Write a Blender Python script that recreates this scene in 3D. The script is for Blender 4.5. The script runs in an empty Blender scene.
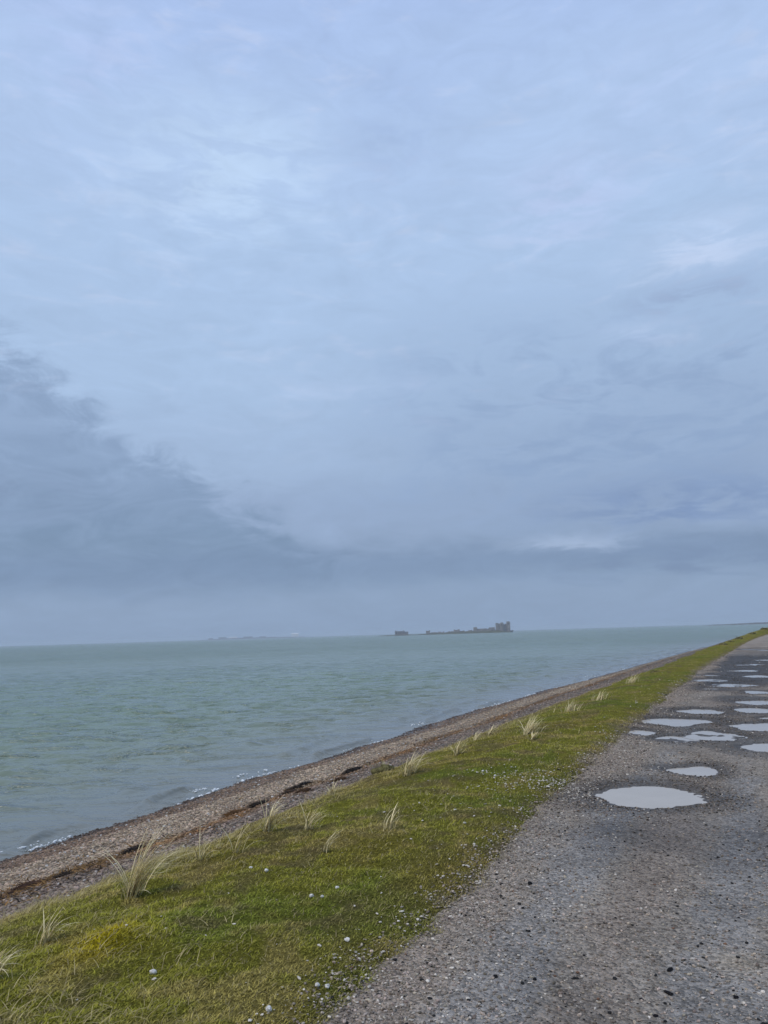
import bpy, bmesh, math, random
import numpy as np

# ------------------------------------------------------------------ scene, camera, world, sun
sc = bpy.context.scene
COL = sc.collection
rng = np.random.default_rng(7)
random.seed(7)

EYE = 1.6
ROLL = math.atan(.031)
PITCH = math.atan(122 * math.cos(ROLL) / 770.)
cam_d = bpy.data.cameras.new('camera')
cam = bpy.data.objects.new('camera', cam_d)
COL.objects.link(cam)
cam_d.sensor_width = 36.0
cam_d.lens = 36.0 * 770 / 1024
cam_d.clip_start = 0.05
cam_d.clip_end = 60000
cam.location = (0, 0, EYE)
from mathutils import Matrix, Vector
cam.rotation_euler = (Matrix.Rotation(math.pi / 2 + PITCH, 3, 'X') @ Matrix.Rotation(-ROLL, 3, 'Z')).to_euler()
sc.camera = cam

sc.view_settings.view_transform = 'Standard'
sc.view_settings.look = 'None'
sc.view_settings.exposure = 0.0
sc.view_settings.gamma = 1.0
sc.view_settings.use_curve_mapping = False
sc.render.engine = 'CYCLES'
sc.cycles.volume_bounces = 1
sc.cycles.max_bounces = 6

SUN_AZ, SUN_EL = -125.0, 50.0
sun_d = bpy.data.lights.new('sun', 'SUN')
sun_d.energy = 1.5
sun_d.angle = math.radians(25)
sun_d.color = (1.0, .88, .70)
sun = bpy.data.objects.new('sun', sun_d)
COL.objects.link(sun)
_a, _e = math.radians(SUN_AZ), math.radians(SUN_EL)
_dir = Vector((math.sin(_a) * math.cos(_e), math.cos(_a) * math.cos(_e), math.sin(_e)))
sun.rotation_euler = _dir.to_track_quat('Z', 'Y').to_euler()


def lin(r, g, b):
    def c(v):
        v /= 255.
        return v / 12.92 if v <= .04045 else ((v + .055) / 1.055) ** 2.4
    return (c(r), c(g), c(b), 1.0)


class NT:
    """small wrapper to write node trees tersely"""
    def __init__(self, tree):
        self.t = tree
        self.n = tree.nodes
        self.l = tree.links

    def new(self, kind, **kw):
        nd = self.n.new(kind)
        for k, v in kw.items():
            setattr(nd, k, v)
        return nd

    def put(self, sock, v):
        if hasattr(v, 'is_output'):
            self.l.new(v, sock)
        else:
            sock.default_value = v

    def math(self, op, a, b=0.0, c=None, clamp=False):
        nd = self.new('ShaderNodeMath', operation=op, use_clamp=clamp)
        self.put(nd.inputs[0], a)
        self.put(nd.inputs[1], b)
        if c is not None:
            self.put(nd.inputs[2], c)
        return nd.outputs[0]

    def smooth(self, v, lo, hi, a=0.0, b=1.0):
        nd = self.new('ShaderNodeMapRange', interpolation_type='SMOOTHSTEP')
        self.put(nd.inputs[0], v)
        for i, x in enumerate((lo, hi, a, b)):
            self.put(nd.inputs[1 + i], x)
        return nd.outputs[0]

    def mix(self, fac, a, b, mode='MIX'):
        nd = self.new('ShaderNodeMix', data_type='RGBA', blend_type=mode, clamp_factor=True)
        self.put(nd.inputs[0], fac)
        self.put(nd.inputs[6], a)
        self.put(nd.inputs[7], b)
        return nd.outputs[2]

    def noise(self, vec, scale, detail=4.0, rough=.55, dist=0.0, dims='3D'):
        nd = self.new('ShaderNodeTexNoise', noise_dimensions=dims)
        self.put(nd.inputs['Vector'], vec)
        nd.inputs['Scale'].default_value = scale
        nd.inputs['Detail'].default_value = detail
        nd.inputs['Roughness'].default_value = rough
        nd.inputs['Distortion'].default_value = dist
        return nd.outputs['Fac']

    def vmul(self, vec, xyz):
        nd = self.new('ShaderNodeVectorMath', operation='MULTIPLY')
        self.put(nd.inputs[0], vec)
        nd.inputs[1].default_value = xyz
        return nd.outputs[0]

    def comb(self, x, y, z):
        nd = self.new('ShaderNodeCombineXYZ')
        for i, v in enumerate((x, y, z)):
            self.put(nd.inputs[i], v)
        return nd.outputs[0]


# ---- overcast sky: Nishita daylight seen through layered stratus laid out by direction
world = bpy.data.worlds.new('World')
sc.world = world
world.use_nodes = True
w = NT(world.node_tree)
w.n.clear()
tc = w.new('ShaderNodeTexCoord')
sep = w.new('ShaderNodeSeparateXYZ')
w.l.new(tc.outputs['Generated'], sep.inputs[0])
dx, dy, dz = sep.outputs
DEG = 180 / math.pi
el = w.math('MULTIPLY', w.math('ARCSINE', dz), DEG)
az = w.math('MULTIPLY', w.math('ARCTAN2', dx, dy), DEG)
azel = w.comb(az, el, 0.0)
big = w.noise(w.vmul(azel, (.045, .10, 1)), 1.0, 5, .55, .6)
mid = w.noise(w.vmul(azel, (.09, .22, 1)), 1.0, 6, .6, .9)
fine = w.noise(w.vmul(azel, (.22, .75, 1)), 1.0, 6, .62, .5)
bigc = w.math('SUBTRACT', big, .5)
midc = w.math('SUBTRACT', mid, .5)
finec = w.math('SUBTRACT', fine, .5)
elw = w.math('ADD', el, w.math('ADD', w.math('MULTIPLY', bigc, 7.0), w.math('MULTIPLY', midc, 4.0)))
ramp = w.new('ShaderNodeValToRGB')
ramp.color_ramp.interpolation = 'EASE'
els = [(0, (139, 161, 192)), (3.2, (141, 163, 194)), (6.0, (142, 163, 194)), (9.0, (152, 173, 205)), (13, (164, 187, 219)),
       (19, (173, 198, 231)), (27, (176, 201, 235)), (34, (179, 203, 239)), (44, (174, 198, 240)), (90, (174, 198, 238))]
cr = ramp.color_ramp
while len(cr.elements) < len(els):
    cr.elements.new(.5)
for e, (d, c) in zip(cr.elements, els):
    e.position = d / 90
    e.color = lin(*c)
w.l.new(w.math('DIVIDE', elw, 90.0), ramp.inputs[0])
skyc = ramp.outputs[0]
puff = w.noise(w.vmul(azel, (.16, .42, 1)), 1.0, 7, .62, 1.2)
# the dark bank of rain cloud low on one side, its upper edge falling towards the middle
edge_el = w.math('ADD', w.math('MULTIPLY', w.math('ADD', az, 27.0), -.63), 20.0)
dd = w.math('SUBTRACT', edge_el, w.math('ADD', el, w.math('ADD', w.math('MULTIPLY', midc, 4.0), w.math('ADD', w.math('MULTIPLY', w.math('SUBTRACT', puff, .5), 10.0), w.math('MULTIPLY', finec, 2.5)))))
bank = w.math('MULTIPLY', w.smooth(dd, -1.1, 2.3), w.smooth(el, 2.0, 8.0))
bank = w.math('MULTIPLY', bank, w.smooth(az, -80.0, -45.0))
bank = w.math('MULTIPLY', bank, w.smooth(puff, .3, .65, 1.0, .72))
skyc = w.mix(w.math('MULTIPLY', bank, .85), skyc, w.mix(w.smooth(el, 4.5, 15.0), lin(117, 142, 172), lin(138, 161, 194)))
# low dark band
b1 = w.smooth(w.math('ABSOLUTE', w.math('SUBTRACT', w.math('ADD', el, w.math('ADD', w.math('MULTIPLY', bigc, 3.0), w.math('MULTIPLY', finec, 2.6))), 4.9)), .2, 2.4, 1.0, 0.0)
skyc = w.mix(w.math('MULTIPLY', b1, .62), skyc, lin(119, 142, 175))
# grey streaky layer on the other side
b2 = w.math('ADD', .35, w.math('MULTIPLY', w.smooth(w.math('ADD', puff, w.math('MULTIPLY', finec, .5)), .40, .68), .65))
b2 = w.math('MULTIPLY', b2, w.smooth(w.math('ADD', az, w.math('MULTIPLY', midc, 14.0)), -9.0, 9.0))
b2 = w.math('MULTIPLY', b2, w.math('MULTIPLY', w.smooth(el, 6.0, 11.0), w.smooth(el, 17.0, 27.0, 1.0, 0.0)))
skyc = w.mix(w.math('MULTIPLY', b2, .80), skyc, lin(141, 164, 198))
# pale wisps
wz = w.math('ADD', fine, w.math('MULTIPLY', bigc, .6))
wisp = w.math('MULTIPLY', w.smooth(wz, .52, .80), w.smooth(el, 9.0, 22.0))
skyc = w.mix(w.math('MULTIPLY', wisp, .32), skyc, lin(205, 215, 240))


def spot(a0, e0, ra, re, amt, colr):
    global skyc
    u = w.math('DIVIDE', w.math('SUBTRACT', w.math('ADD', az, w.math('MULTIPLY', midc, 6.0)), a0), ra)
    v = w.math('DIVIDE', w.math('SUBTRACT', w.math('ADD', el, w.math('MULTIPLY', finec, 5.0 * min(1, re / 3))), e0), re)
    r = w.math('SQRT', w.math('ADD', w.math('MULTIPLY', u, u), w.math('MULTIPLY', v, v)))
    m = w.math('MULTIPLY', w.smooth(r, 0.0, 1.0, 1.0, 0.0), w.smooth(fine, .40, .60, .35, 1.25))
    skyc = w.mix(w.math('MULTIPLY', m, amt), skyc, lin(*colr))


spot(-12.0, 32.7, 13, 7, .85, (194, 218, 249))
spot(15.0, 30.4, 8, 4.5, .75, (188, 207, 243))
spot(-23.0, 39.0, 9, 5, .5, (186, 206, 246))
spot(22.0, 36.0, 8, 4, .5, (186, 208, 246))
spot(2.0, 36.0, 8, 5, .4, (160, 184, 224))
spot(24.0, 25.3, 8, 3.2, .80, (196, 214, 244))
spot(24.0, 22.6, 8, 1.6, .55, (148, 168, 202))
spot(19.0, 20.6, 6, 1.3, .5, (184, 205, 238))
spot(13.6, 6.2, 7, 1.2, .62, (170, 189, 219))
spot(-27.0, 10.5, 12, 3, .30, (120, 138, 169))
spot(21.0, 8.8, 15, 2.8, .85, (128, 151, 190))
spot(16.0, 13.0, 16, 2.6, .5, (138, 161, 196))
spot(21.0, 4.7, 15, 1.9, .6, (119, 140, 174))
spot(-2.0, 18.5, 12, 1.6, .30, (182, 203, 236))

mott = w.math('ADD', 1.0, w.math('ADD', w.math('MULTIPLY', finec, .09), w.math('MULTIPLY', w.math('SUBTRACT', puff, .5), .24)))
msc = w.new('ShaderNodeVectorMath', operation='SCALE')
w.l.new(skyc, msc.inputs[0])
w.l.new(mott, msc.inputs[3])
skyc = msc.outputs[0]
nish = w.new('ShaderNodeTexSky', sky_type='NISHITA')
nish.sun_disc = False
nish.sun_elevation = math.radians(SUN_EL)
nish.sun_rotation = math.radians(SUN_AZ)
SKY_STRENGTH = .1
scaled = w.new('ShaderNodeVectorMath', operation='SCALE')
w.l.new(skyc, scaled.inputs[0])
scaled.inputs[3].default_value = 1.0 / SKY_STRENGTH
cover = w.mix(.95, nish.outputs[0], scaled.outputs[0])
bg = w.new('ShaderNodeBackground')
bg.inputs[1].default_value = SKY_STRENGTH
w.l.new(cover, bg.inputs[0])
wo = w.new('ShaderNodeOutputWorld')
w.l.new(bg.outputs[0], wo.inputs[0])


# ------------------------------------------------------------------ numeric helpers
def smoothstep(a, b, x):
    t = np.clip((x - a) / (b - a), 0, 1)
    return t * t * (3 - 2 * t)


def _hash(ix, iy, seed):
    h = (ix.astype(np.int64) * 374761393 + iy.astype(np.int64) * 668265263 + seed * 144665) & 0xFFFFFFFF
    h = ((h ^ (h >> 13)) * 1274126177) & 0xFFFFFFFF
    h = h ^ (h >> 16)
    return (h & 0xFFFFFF) / float(0xFFFFFF)


def vnoise(x, y, seed=0):
    ix, iy = np.floor(x), np.floor(y)
    fx, fy = x - ix, y - iy
    fx = fx * fx * (3 - 2 * fx)
    fy = fy * fy * (3 - 2 * fy)
    a = _hash(ix, iy, seed)
    b = _hash(ix + 1, iy, seed)
    c = _hash(ix, iy + 1, seed)
    d = _hash(ix + 1, iy + 1, seed)
    return (a + (b - a) * fx) * (1 - fy) + (c + (d - c) * fx) * fy


def fbm(x, y, octv=4, seed=0, gain=.5):
    s, amp, tot = 0, 1.0, 0
    for i in range(octv):
        s = s + amp * vnoise(x * 2 ** i + 17.3 * i, y * 2 ** i - 9.1 * i, seed + i)
        tot += amp
        amp *= gain
    return s / tot - .5        # about -0.5 .. 0.5


# ------------------------------------------------------------------ the lie of the land
# s runs along the track away from the camera, t across it towards the sea (t = 0: edge of the grass verge)
def track(s):
    e = np.clip(s - 30, 0, 370)
    x = .48 * s - 1.75 + .00056 * e * e
    sl = .48 + 2 * .00056 * e
    x = x + np.maximum(s - 400, 0) * (2 * .00056 * 370)
    return x, sl


def to_world(s, t):
    s = np.asarray(s, float)
    t = np.asarray(t, float)
    x, sl = track(s)
    n = np.hypot(1, sl)
    return x - t / n, s + t * sl / n


def to_track(x, y):
    x = np.asarray(x, float)
    y = np.asarray(y, float)
    s = y + 0 * x
    for _ in range(14):
        ex, sl = track(s)
        n = np.hypot(1, sl)
        ddx, ddy = x - ex, y - s
        t = (-ddx + sl * ddy) / n
        s = s + (sl * ddx + ddy) / (n * n)
    return s, t


SEA = -1.6
PT = [-260, -120, -60, -20, -9.5, -8.6, -6.4, 0, .6, 1.6, 2.4, 3.2, 3.8, 4.1, 5.2, 5.9, 7.4, 9.7, 14, 60]
PZ = [.5, -.4, -.9, -.7, -.25, .02, 0, 0, .045, .03, -.08, -.28, -.50, -.58, -.74, -.92, -1.16, -1.6, -2.4, -5]


def water_t(s):
    return np.interp(s, [0, 30, 45, 62, 100, 150, 400], [9.1, 9.25, 8.6, 8.3, 8.4, 8.0, 7.0]) + .10 * np.sin(s * .55) + .07 * np.sin(s * 1.37 + 1)


def height(s, t):
    wt = water_t(s)
    te = np.where(t > 3.0, 3.0 + (t - 3.0) * 6.7 / (wt - 3.0), t)
    z = np.interp(te, PT, PZ)
    crest = smoothstep(.3, 1.6, t) * (1 - smoothstep(2.2, 4.6, t))
    z = z + crest * 1.3 * smoothstep(60, 175, s)
    return z


def road_edge(s):
    return np.interp(s, [-6, 3, 5, 8, 13, 27, 48, 100, 400], [.0, .0, .10, .30, .42, .45, .1, .3, .3]) + .30 * fbm(s * 1.3, s * 0 + 3.3, 5, 40, .65)


def beach_edge(s):
    return 3.75 + .75 * fbm(s * .45, s * 0 + 8.1, 4, 41) + np.interp(s, [0, 12, 18, 23, 30, 40], [0, 0, .2, -.9, -1.5, -1.6])


# the puddles: centre x, y, half widths
PUDDLES = [
    (2.45, 7.72, .47, .50), (3.36, 8.94, .25, .31), (4.08, 11.40, .29, .36), (4.70, 11.62, .36, .50), (4.79, 13.42, .46, .62),
    (5.80, 12.46, .42, .50), (4.97, 10.36, .34, .44), (5.79, 14.83, .40, .46), (6.82, 14.72, .38, .52), (7.60, 16.14, .46, .48),
    (8.08, 19.62, .33, .42), (8.66, 18.42, .36, .50), (8.94, 20.77, .58, .60), (9.23, 22.84, .54, .55), (11.2, 23.85, .50, .50),
    (10.12, 24.91, .34, .40), (12.02, 26.81, .50, .52), (14.05, 30.49, .62, .66), (16.25, 33.66, .40, .80), (21.83, 47.46, .36, 1.0),
    (22.1, 45.70, .42, 1.1), (6.46, 13.45, .20, .22), (3.80, 12.24, .24, .36),
]


PR = np.random.default_rng(91)
PSHAPE = PR.random((len(PUDDLES), 8))
SHALLOW = {2, 3, 10, 12, 13, 15, 17, 22}


def puddle_r(x, y, shallow=False):
    """smallest normalised distance to a puddle's rim (1 at the rim)"""
    r = np.full(np.shape(x), 9.0)
    rough = 1 + .20 * fbm(x * 7, y * 7, 3, 61, .6) + .14 * fbm(x * 24, y * 24, 2, 62)
    for i, (px, py, a, b) in enumerate(PUDDLES):
        if shallow and i not in SHALLOW:
            continue
        h = PSHAPE[i]
        th = np.arctan2((y - py) / b, (x - px) / a)
        amp = .3 if i == 0 else 1.0
        wob = 1 + amp * (.14 * np.cos(2 * th + 6.3 * h[0]) * h[1] + .15 * np.cos(3 * th + 6.3 * h[2]) * h[3] + .12 * np.cos(4 * th + 6.3 * h[4]) * h[5] + .08 * np.cos(7 * th + 6.3 * h[6]) * h[7])
        r = np.minimum(r, np.hypot((x - px) / a, (y - py) / b) * wob * rough)
    return r


def road_z(x, y, s, t):
    near = 1 / (1 + (np.hypot(x, y) / 30) ** 2)
    r = puddle_r(x, y)
    base = .030 * fbm(x * .9, y * .9, 3, 50) + .016 * near * fbm(x * 7, y * 7, 3, 51)
    rut = -.02 * np.exp(-((t + 1.15) / .35) ** 2) - .02 * np.exp(-((t + 3.0) / .35) ** 2)
    k = .2 + .8 * smoothstep(1.0, 2.0, r)
    z = (base + rut) * k + .006
    z = np.where(r < 1, -.014 - .05 * (1 - r * r), z - (.014 + .006 + k * 0) * (1 - smoothstep(1.0, 1.35, r)))
    rs = puddle_r(x, y, True)
    z = np.where(rs < 1, np.maximum(z, -.0195 + .034 * fbm(x * 5, y * 3.5, 3, 63)), z)
    return z


def wetness(x, y, s, t):
    pr = puddle_r(x, y)
    n1 = fbm(x * .55 + 4, y * .28, 4, 72)
    n1b = fbm(x * 2.2, y * 1.1, 4, 79)
    wv = (1 - smoothstep(1.05, 2.5 + 1.6 * fbm(x * .8, y * .8, 3, 71), pr)) * .8
    wv = np.maximum(wv, smoothstep(.02, .17, n1 + .35 * n1b + .10 * smoothstep(9, 11, s)) * np.interp(s, [0, 4, 6, 10, 16, 26, 40, 60], [.25, .3, .6, .5, .75, .9, .5, .1]) * smoothstep(-.2, -.75, t))
    # damp ground just this side of the biggest puddle, and the dark patch where the potholes crowd
    wv = np.maximum(wv, .55 * np.exp(-(((s - 6.7 + .5 * n1b) / .75) ** 2)) * smoothstep(.15, -.35, t) * (1 + .5 * n1b))
    wv = np.maximum(wv, .97 * smoothstep(18.5, 22, s + 6 * n1) * (1 - smoothstep(36, 48, s + 10 * n1)) * smoothstep(.35, -.1, t + .8 * n1b))
    return np.clip(wv, 0, 1)


# ------------------------------------------------------------------ mesh + material helpers
def mesh_np(name, verts, faces, mat, col=None, smooth=True, parent=None, extra=None):
    me = bpy.data.meshes.new(name)
    verts = np.ascontiguousarray(verts, np.float32)
    faces = np.ascontiguousarray(faces, np.int32)
    nf, k = faces.shape
    me.vertices.add(len(verts))
    me.vertices.foreach_set('co', verts.ravel())
    me.loops.add(nf * k)
    me.loops.foreach_set('vertex_index', faces.ravel())
    me.polygons.add(nf)
    me.polygons.foreach_set('loop_start', np.arange(nf, dtype=np.int32) * k)
    me.polygons.foreach_set('use_smooth', np.full(nf, smooth))
    if col is not None:
        at = me.attributes.new('col', 'FLOAT_COLOR', 'POINT')
        c4 = np.ones((len(verts), 4), np.float32)
        c4[:, :3] = col
        at.data.foreach_set('color', c4.ravel())
    for kx, v in (extra or {}).items():
        at = me.attributes.new(kx, 'FLOAT', 'POINT')
        at.data.foreach_set('value', np.ascontiguousarray(v, np.float32))
    me.update(calc_edges=True)
    me.materials.append(mat)
    o = bpy.data.objects.new(name, me)
    COL.objects.link(o)
    if parent:
        o.parent = parent
    return o


def grid_faces(nr, nc):
    i = np.arange((nr - 1) * (nc - 1))
    r, c = i // (nc - 1), i % (nc - 1)
    a = r * nc + c
    return np.stack([a, a + nc, a + nc + 1, a + 1], 1)


def tag(o, label=None, cat=None, group=None, kind=None):
    if label:
        o['label'] = label
    if cat:
        o['category'] = cat
    if group:
        o['group'] = group
    if kind:
        o['kind'] = kind
    return o


def empty(name, loc, rz=0.0):
    o = bpy.data.objects.new(name, None)
    COL.objects.link(o)
    o.location = loc
    o.rotation_euler = (0, 0, rz)
    o.empty_display_size = .2
    return o


def material(name, rough=.8, spec=.3):
    m = bpy.data.materials.new(name)
    m.use_nodes = True
    nt = NT(m.node_tree)
    b = m.node_tree.nodes['Principled BSDF']
    b.inputs['Roughness'].default_value = rough
    b.inputs['Specular IOR Level'].default_value = spec
    tcn = nt.new('ShaderNodeTexCoord')
    return m, nt, b, tcn.outputs['Object']


def attr(nt, name='col', out='Color'):
    a = nt.new('ShaderNodeAttribute', attribute_name=name)
    return a.outputs[out]


def bump(nt, b, h, dist, strength=1.0, normal=None):
    bn = nt.new('ShaderNodeBump')
    bn.inputs['Strength'].default_value = strength
    bn.inputs['Distance'].default_value = dist
    nt.put(bn.inputs['Height'], h)
    if normal is not None:
        nt.l.new(normal, bn.inputs['Normal'])
    nt.l.new(bn.outputs[0], b.inputs['Normal'])
    return bn.outputs[0]


def simple_mat(name, rgb, rough=.85, var=.35, scale=4.0, spec=.25):
    m, nt, b, co = material(name, rough, spec)
    n = nt.noise(co, scale, 5, .6)
    c = nt.mix(nt.smooth(n, .3, .7), tuple(v * (1 - var) for v in rgb) + (1,), tuple(min(1, v * (1 + var)) for v in rgb) + (1,))
    nt.put(b.inputs['Base Color'], c)
    bump(nt, b, nt.noise(co, scale * 4, 4), .01, .5)
    return m


def attr_mat(name, rough=.8, spec=.25, var=.25, scale=60.0):
    """base colour from each piece's own colour, broken up a little"""
    m, nt, b, co = material(name, rough, spec)
    n = nt.noise(co, scale, 3, .6)
    f = nt.smooth(n, .25, .75, 1 - var, 1 + var)
    c = nt.new('ShaderNodeVectorMath', operation='SCALE')
    nt.put(c.inputs[0], attr(nt))
    nt.put(c.inputs[3], f)
    nt.put(b.inputs['Base Color'], c.outputs[0])
    return m


M_BLADE = attr_mat('grass_blades', .9, .06, .15)
M_STONE = attr_mat('stone', .9, .06, .3, 140)
M_WEED = attr_mat('seaweed', .85, .08, .3, 50)

# road: compacted gravel, wet round the potholes
M_ROAD, nt, b, co = material('gravel_track', .8, .3)
wet = attr(nt, 'wet', 'Fac')
vo = nt.new('ShaderNodeTexVoronoi', feature='F1')
nt.put(vo.inputs['Vector'], co)
vo.inputs['Scale'].default_value = 70
vo2 = nt.new('ShaderNodeTexVoronoi', feature='F1')
nt.put(vo2.inputs['Vector'], co)
vo2.inputs['Scale'].default_value = 26
grain = nt.noise(co, 160, 4, .7)
sepc = nt.new('ShaderNodeSeparateColor')
nt.l.new(vo.outputs['Color'], sepc.inputs[0])
sepd = nt.new('ShaderNodeSeparateColor')
nt.l.new(vo2.outputs['Color'], sepd.inputs[0])
f = nt.math('ADD', nt.math('MULTIPLY', sepc.outputs[0], .75), nt.math('MULTIPLY', sepd.outputs[1], .35))
f = nt.math('ADD', nt.math('MULTIPLY', f, 1.0), nt.math('MULTIPLY', grain, 1.1))
f = nt.math('SUBTRACT', f, .17)
sv = nt.new('ShaderNodeVectorMath', operation='SCALE')
nt.put(sv.inputs[0], attr(nt))
nt.put(sv.inputs[3], f)
wetc = nt.mix(wet, (1, 1, 1, 1), (.24, .265, .31, 1))
nt.put(b.inputs['Base Color'], nt.mix(1.0, sv.outputs[0], wetc, 'MULTIPLY'))
nt.put(b.inputs['Roughness'], nt.smooth(wet, 0.0, 1.0, .9, .68))
nt.put(b.inputs['Specular IOR Level'], nt.smooth(wet, 0.0, 1.0, .05, .22))
hgt = nt.math('ADD', nt.math('MULTIPLY', vo.outputs['Distance'], -.6), nt.math('ADD', nt.math('MULTIPLY', vo2.outputs['Distance'], -.9), nt.math('MULTIPLY', grain, .5)))
bump(nt, b, hgt, .016, 1.0)

# verge soil / moss under the blades
M_TURF, nt, b, co = material('turf', .95, .05)
n = nt.noise(co, 45, 5, .7)
sv = nt.new('ShaderNodeVectorMath', operation='SCALE')
nt.put(sv.inputs[0], attr(nt))
nt.put(sv.inputs[3], nt.smooth(n, .25, .75, .45, 1.45))
nt.put(b.inputs['Base Color'], sv.outputs[0])
bump(nt, b, nt.noise(co, 60, 6, .75), .03, 1.0)

# shingle
M_BEACH, nt, b, co = material('shingle', .85, .15)
vo = nt.new('ShaderNodeTexVoronoi', feature='F1')
nt.put(vo.inputs['Vector'], co)
vo.inputs['Scale'].default_value = 24
vo.inputs['Randomness'].default_value = 1
sepc = nt.new('ShaderNodeSeparateColor')
nt.l.new(vo.outputs['Color'], sepc.inputs[0])
gap = nt.smooth(vo.outputs['Distance'], .25, .75, 1.0, .35)
f = nt.math('MULTIPLY', nt.smooth(sepc.outputs[0], 0.0, 1.0, .55, 1.5), gap)
sv = nt.new('ShaderNodeVectorMath', operation='SCALE')
nt.put(sv.inputs[0], attr(nt))
nt.put(sv.inputs[3], f)
tint = nt.mix(sepc.outputs[1], (1.08, .97, .9, 1), (.93, 1.0, 1.07, 1))
nt.put(b.inputs['Base Color'], nt.mix(1.0, sv.outputs[0], tint, 'MULTIPLY'))
nt.put(b.inputs['Roughness'], nt.smooth(attr(nt, 'wet', 'Fac'), 0.0, 1.0, .8, .3))
bump(nt, b, nt.math('MULTIPLY', vo.outputs['Distance'], -1.0), .03, 1.0)

# sea water, silty green
M_SEA, nt, b, co = material('sea_water', .12, .5)
b.inputs['IOR'].default_value = 1.33
gust = nt.noise(nt.vmul(co, (.012, .03, 1)), 1.0, 4, .55, .4)
shoal = attr(nt, 'shoal', 'Fac')
body = nt.mix(nt.smooth(gust, .35, .65), (.152, .216, .155, 1), (.178, .244, .178, 1))
body = nt.mix(nt.math('MULTIPLY', shoal, .85), body, (.185, .180, .165, 1))
nt.put(b.inputs['Base Color'], body)
far = attr(nt, 'far', 'Fac')
nt.put(b.inputs['Roughness'], nt.smooth(far, 0.0, 1.0, .07, .22))
chop = nt.noise(nt.vmul(co, (.55, 1.25, 1)), 1.0, 4, .6, .5)
crest = nt.smooth(chop, .50, .72)
swell = nt.noise(nt.vmul(co, (.10, .26, 1)), 1.0, 4, .6, .5)
bn1 = nt.new('ShaderNodeBump')
bn1.inputs['Distance'].default_value = 1.1
nt.put(bn1.inputs['Height'], nt.smooth(swell, .42, .75))
nt.put(bn1.inputs['Strength'], nt.smooth(far, 0.0, 1.0, .12, 1.0))
bn2 = nt.new('ShaderNodeBump')
bn2.inputs['Distance'].default_value = .24
nt.put(bn2.inputs['Height'], nt.math('ADD', nt.math('MULTIPLY', crest, .8), nt.math('MULTIPLY', chop, .9)))
nt.put(bn2.inputs['Strength'], nt.math('MULTIPLY', nt.smooth(gust, .3, .7, .65, 1.0), nt.smooth(shoal, .25, .95, 1.0, .25)))
nt.l.new(bn1.outputs[0], bn2.inputs['Normal'])
rip2 = nt.noise(nt.vmul(co, (1.0, 1.5, 1)), 4.5, 3, .6)
bump(nt, b, rip2, .03, .6, bn2.outputs[0])

M_PUDDLE, nt, b, co = material('puddle_water', .10, .38)
b.inputs['IOR'].default_value = 1.33
nt.put(b.inputs['Base Color'], nt.mix(nt.noise(co, 3, 3), (.45, .40, .33, 1), (.54, .48, .40, 1)))
bump(nt, b, nt.noise(co, 26, 2), .0012, .6)

M_FOAM = simple_mat('foam', (.72, .76, .78), .9, .15, 9)

# ------------------------------------------------------------------ road
def rows(y0, dmin, y1, k):
    out = [y0]
    while out[-1] < y1:
        out.append(out[-1] + max(dmin, abs(out[-1]) * k))
    return np.array(out)


R = rows(-6.0, .035, 420, .0038)
T = np.concatenate([np.linspace(1.25, -2.6, 110), np.linspace(-2.66, -6.9, 70)])
S_, T_ = np.meshgrid(R, T, indexing='ij')
S_, T_ = S_.ravel(), T_.ravel()
X, Y = to_world(S_, T_)
Z = road_z(X, Y, S_, T_)
Z = Z + np.where(S_ > 60, height(S_, np.minimum(T_, 0)), 0)
Z = Z - .05 * smoothstep(road_edge(S_) + .35, road_edge(S_) + .6, T_)
Z = Z - .05 * smoothstep(-6.4, -6.8, T_)
wetv = wetness(X, Y, S_, T_)
n2 = fbm(X * .7, Y * .35 + 9, 4, 73)
n3 = fbm(X * 3.1, Y * 2.3, 3, 74)
wheel = np.exp(-((T_ + .36) / .24) ** 2) + np.exp(-((T_ + 1.28) / .26) ** 2)
lane = .16 - .42 * wheel * smoothstep(14, 6, S_) + .5 * fbm(T_ * 1.9, S_ * .16, 3, 75) + .5 * fbm(X * 1.7, Y * 1.7, 3, 76)
col = np.tile(np.array([.310, .268, .220]), (len(X), 1))
red = smoothstep(-.05, .15, .5 * n2 + lane + .2 * n3)[:, None]
red = red * .75
col = col * (1 - .75 * red) + np.array([.290, .232, .185]) * .75 * red
blu = smoothstep(.02, .2, -lane - .2 * n3)[:, None]
col = col * (1 - .6 * blu) + np.array([.300, .293, .282]) * .6 * blu
rutm = (np.exp(-((T_ + 1.2) / .33) ** 2) + np.exp(-((T_ + .35) / .3) ** 2))[:, None] * (.7 + n3[:, None])
col = col * (1 - .25 * np.clip(rutm, 0, 1)) + np.array([.320, .300, .275]) * .25 * np.clip(rutm, 0, 1)
tan = np.exp(-(((X - 1.62) / .13) ** 2 + ((Y - 4.0) / .16) ** 2))[:, None]
col = col * (1 - .6 * tan) + np.array([.37, .30, .21]) * .6 * tan
col = col * (1 + .45 * n3[:, None]) * (1 + .5 * fbm(X * .45, Y * .3, 3, 77))[:, None]
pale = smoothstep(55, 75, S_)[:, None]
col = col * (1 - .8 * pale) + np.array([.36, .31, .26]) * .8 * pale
# sandy fringe by the grass
fr = np.exp(-((T_ - road_edge(S_)) / .35) ** 2)[:, None] * (.6 + n3[:, None])
col = col * (1 - .55 * fr) + np.array([.35, .285, .225]) * .55 * fr
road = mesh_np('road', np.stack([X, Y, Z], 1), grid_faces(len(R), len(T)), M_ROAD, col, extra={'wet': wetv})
tag(road, 'potholed grey gravel track running away beside the grass verge', 'road', kind='structure')

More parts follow.
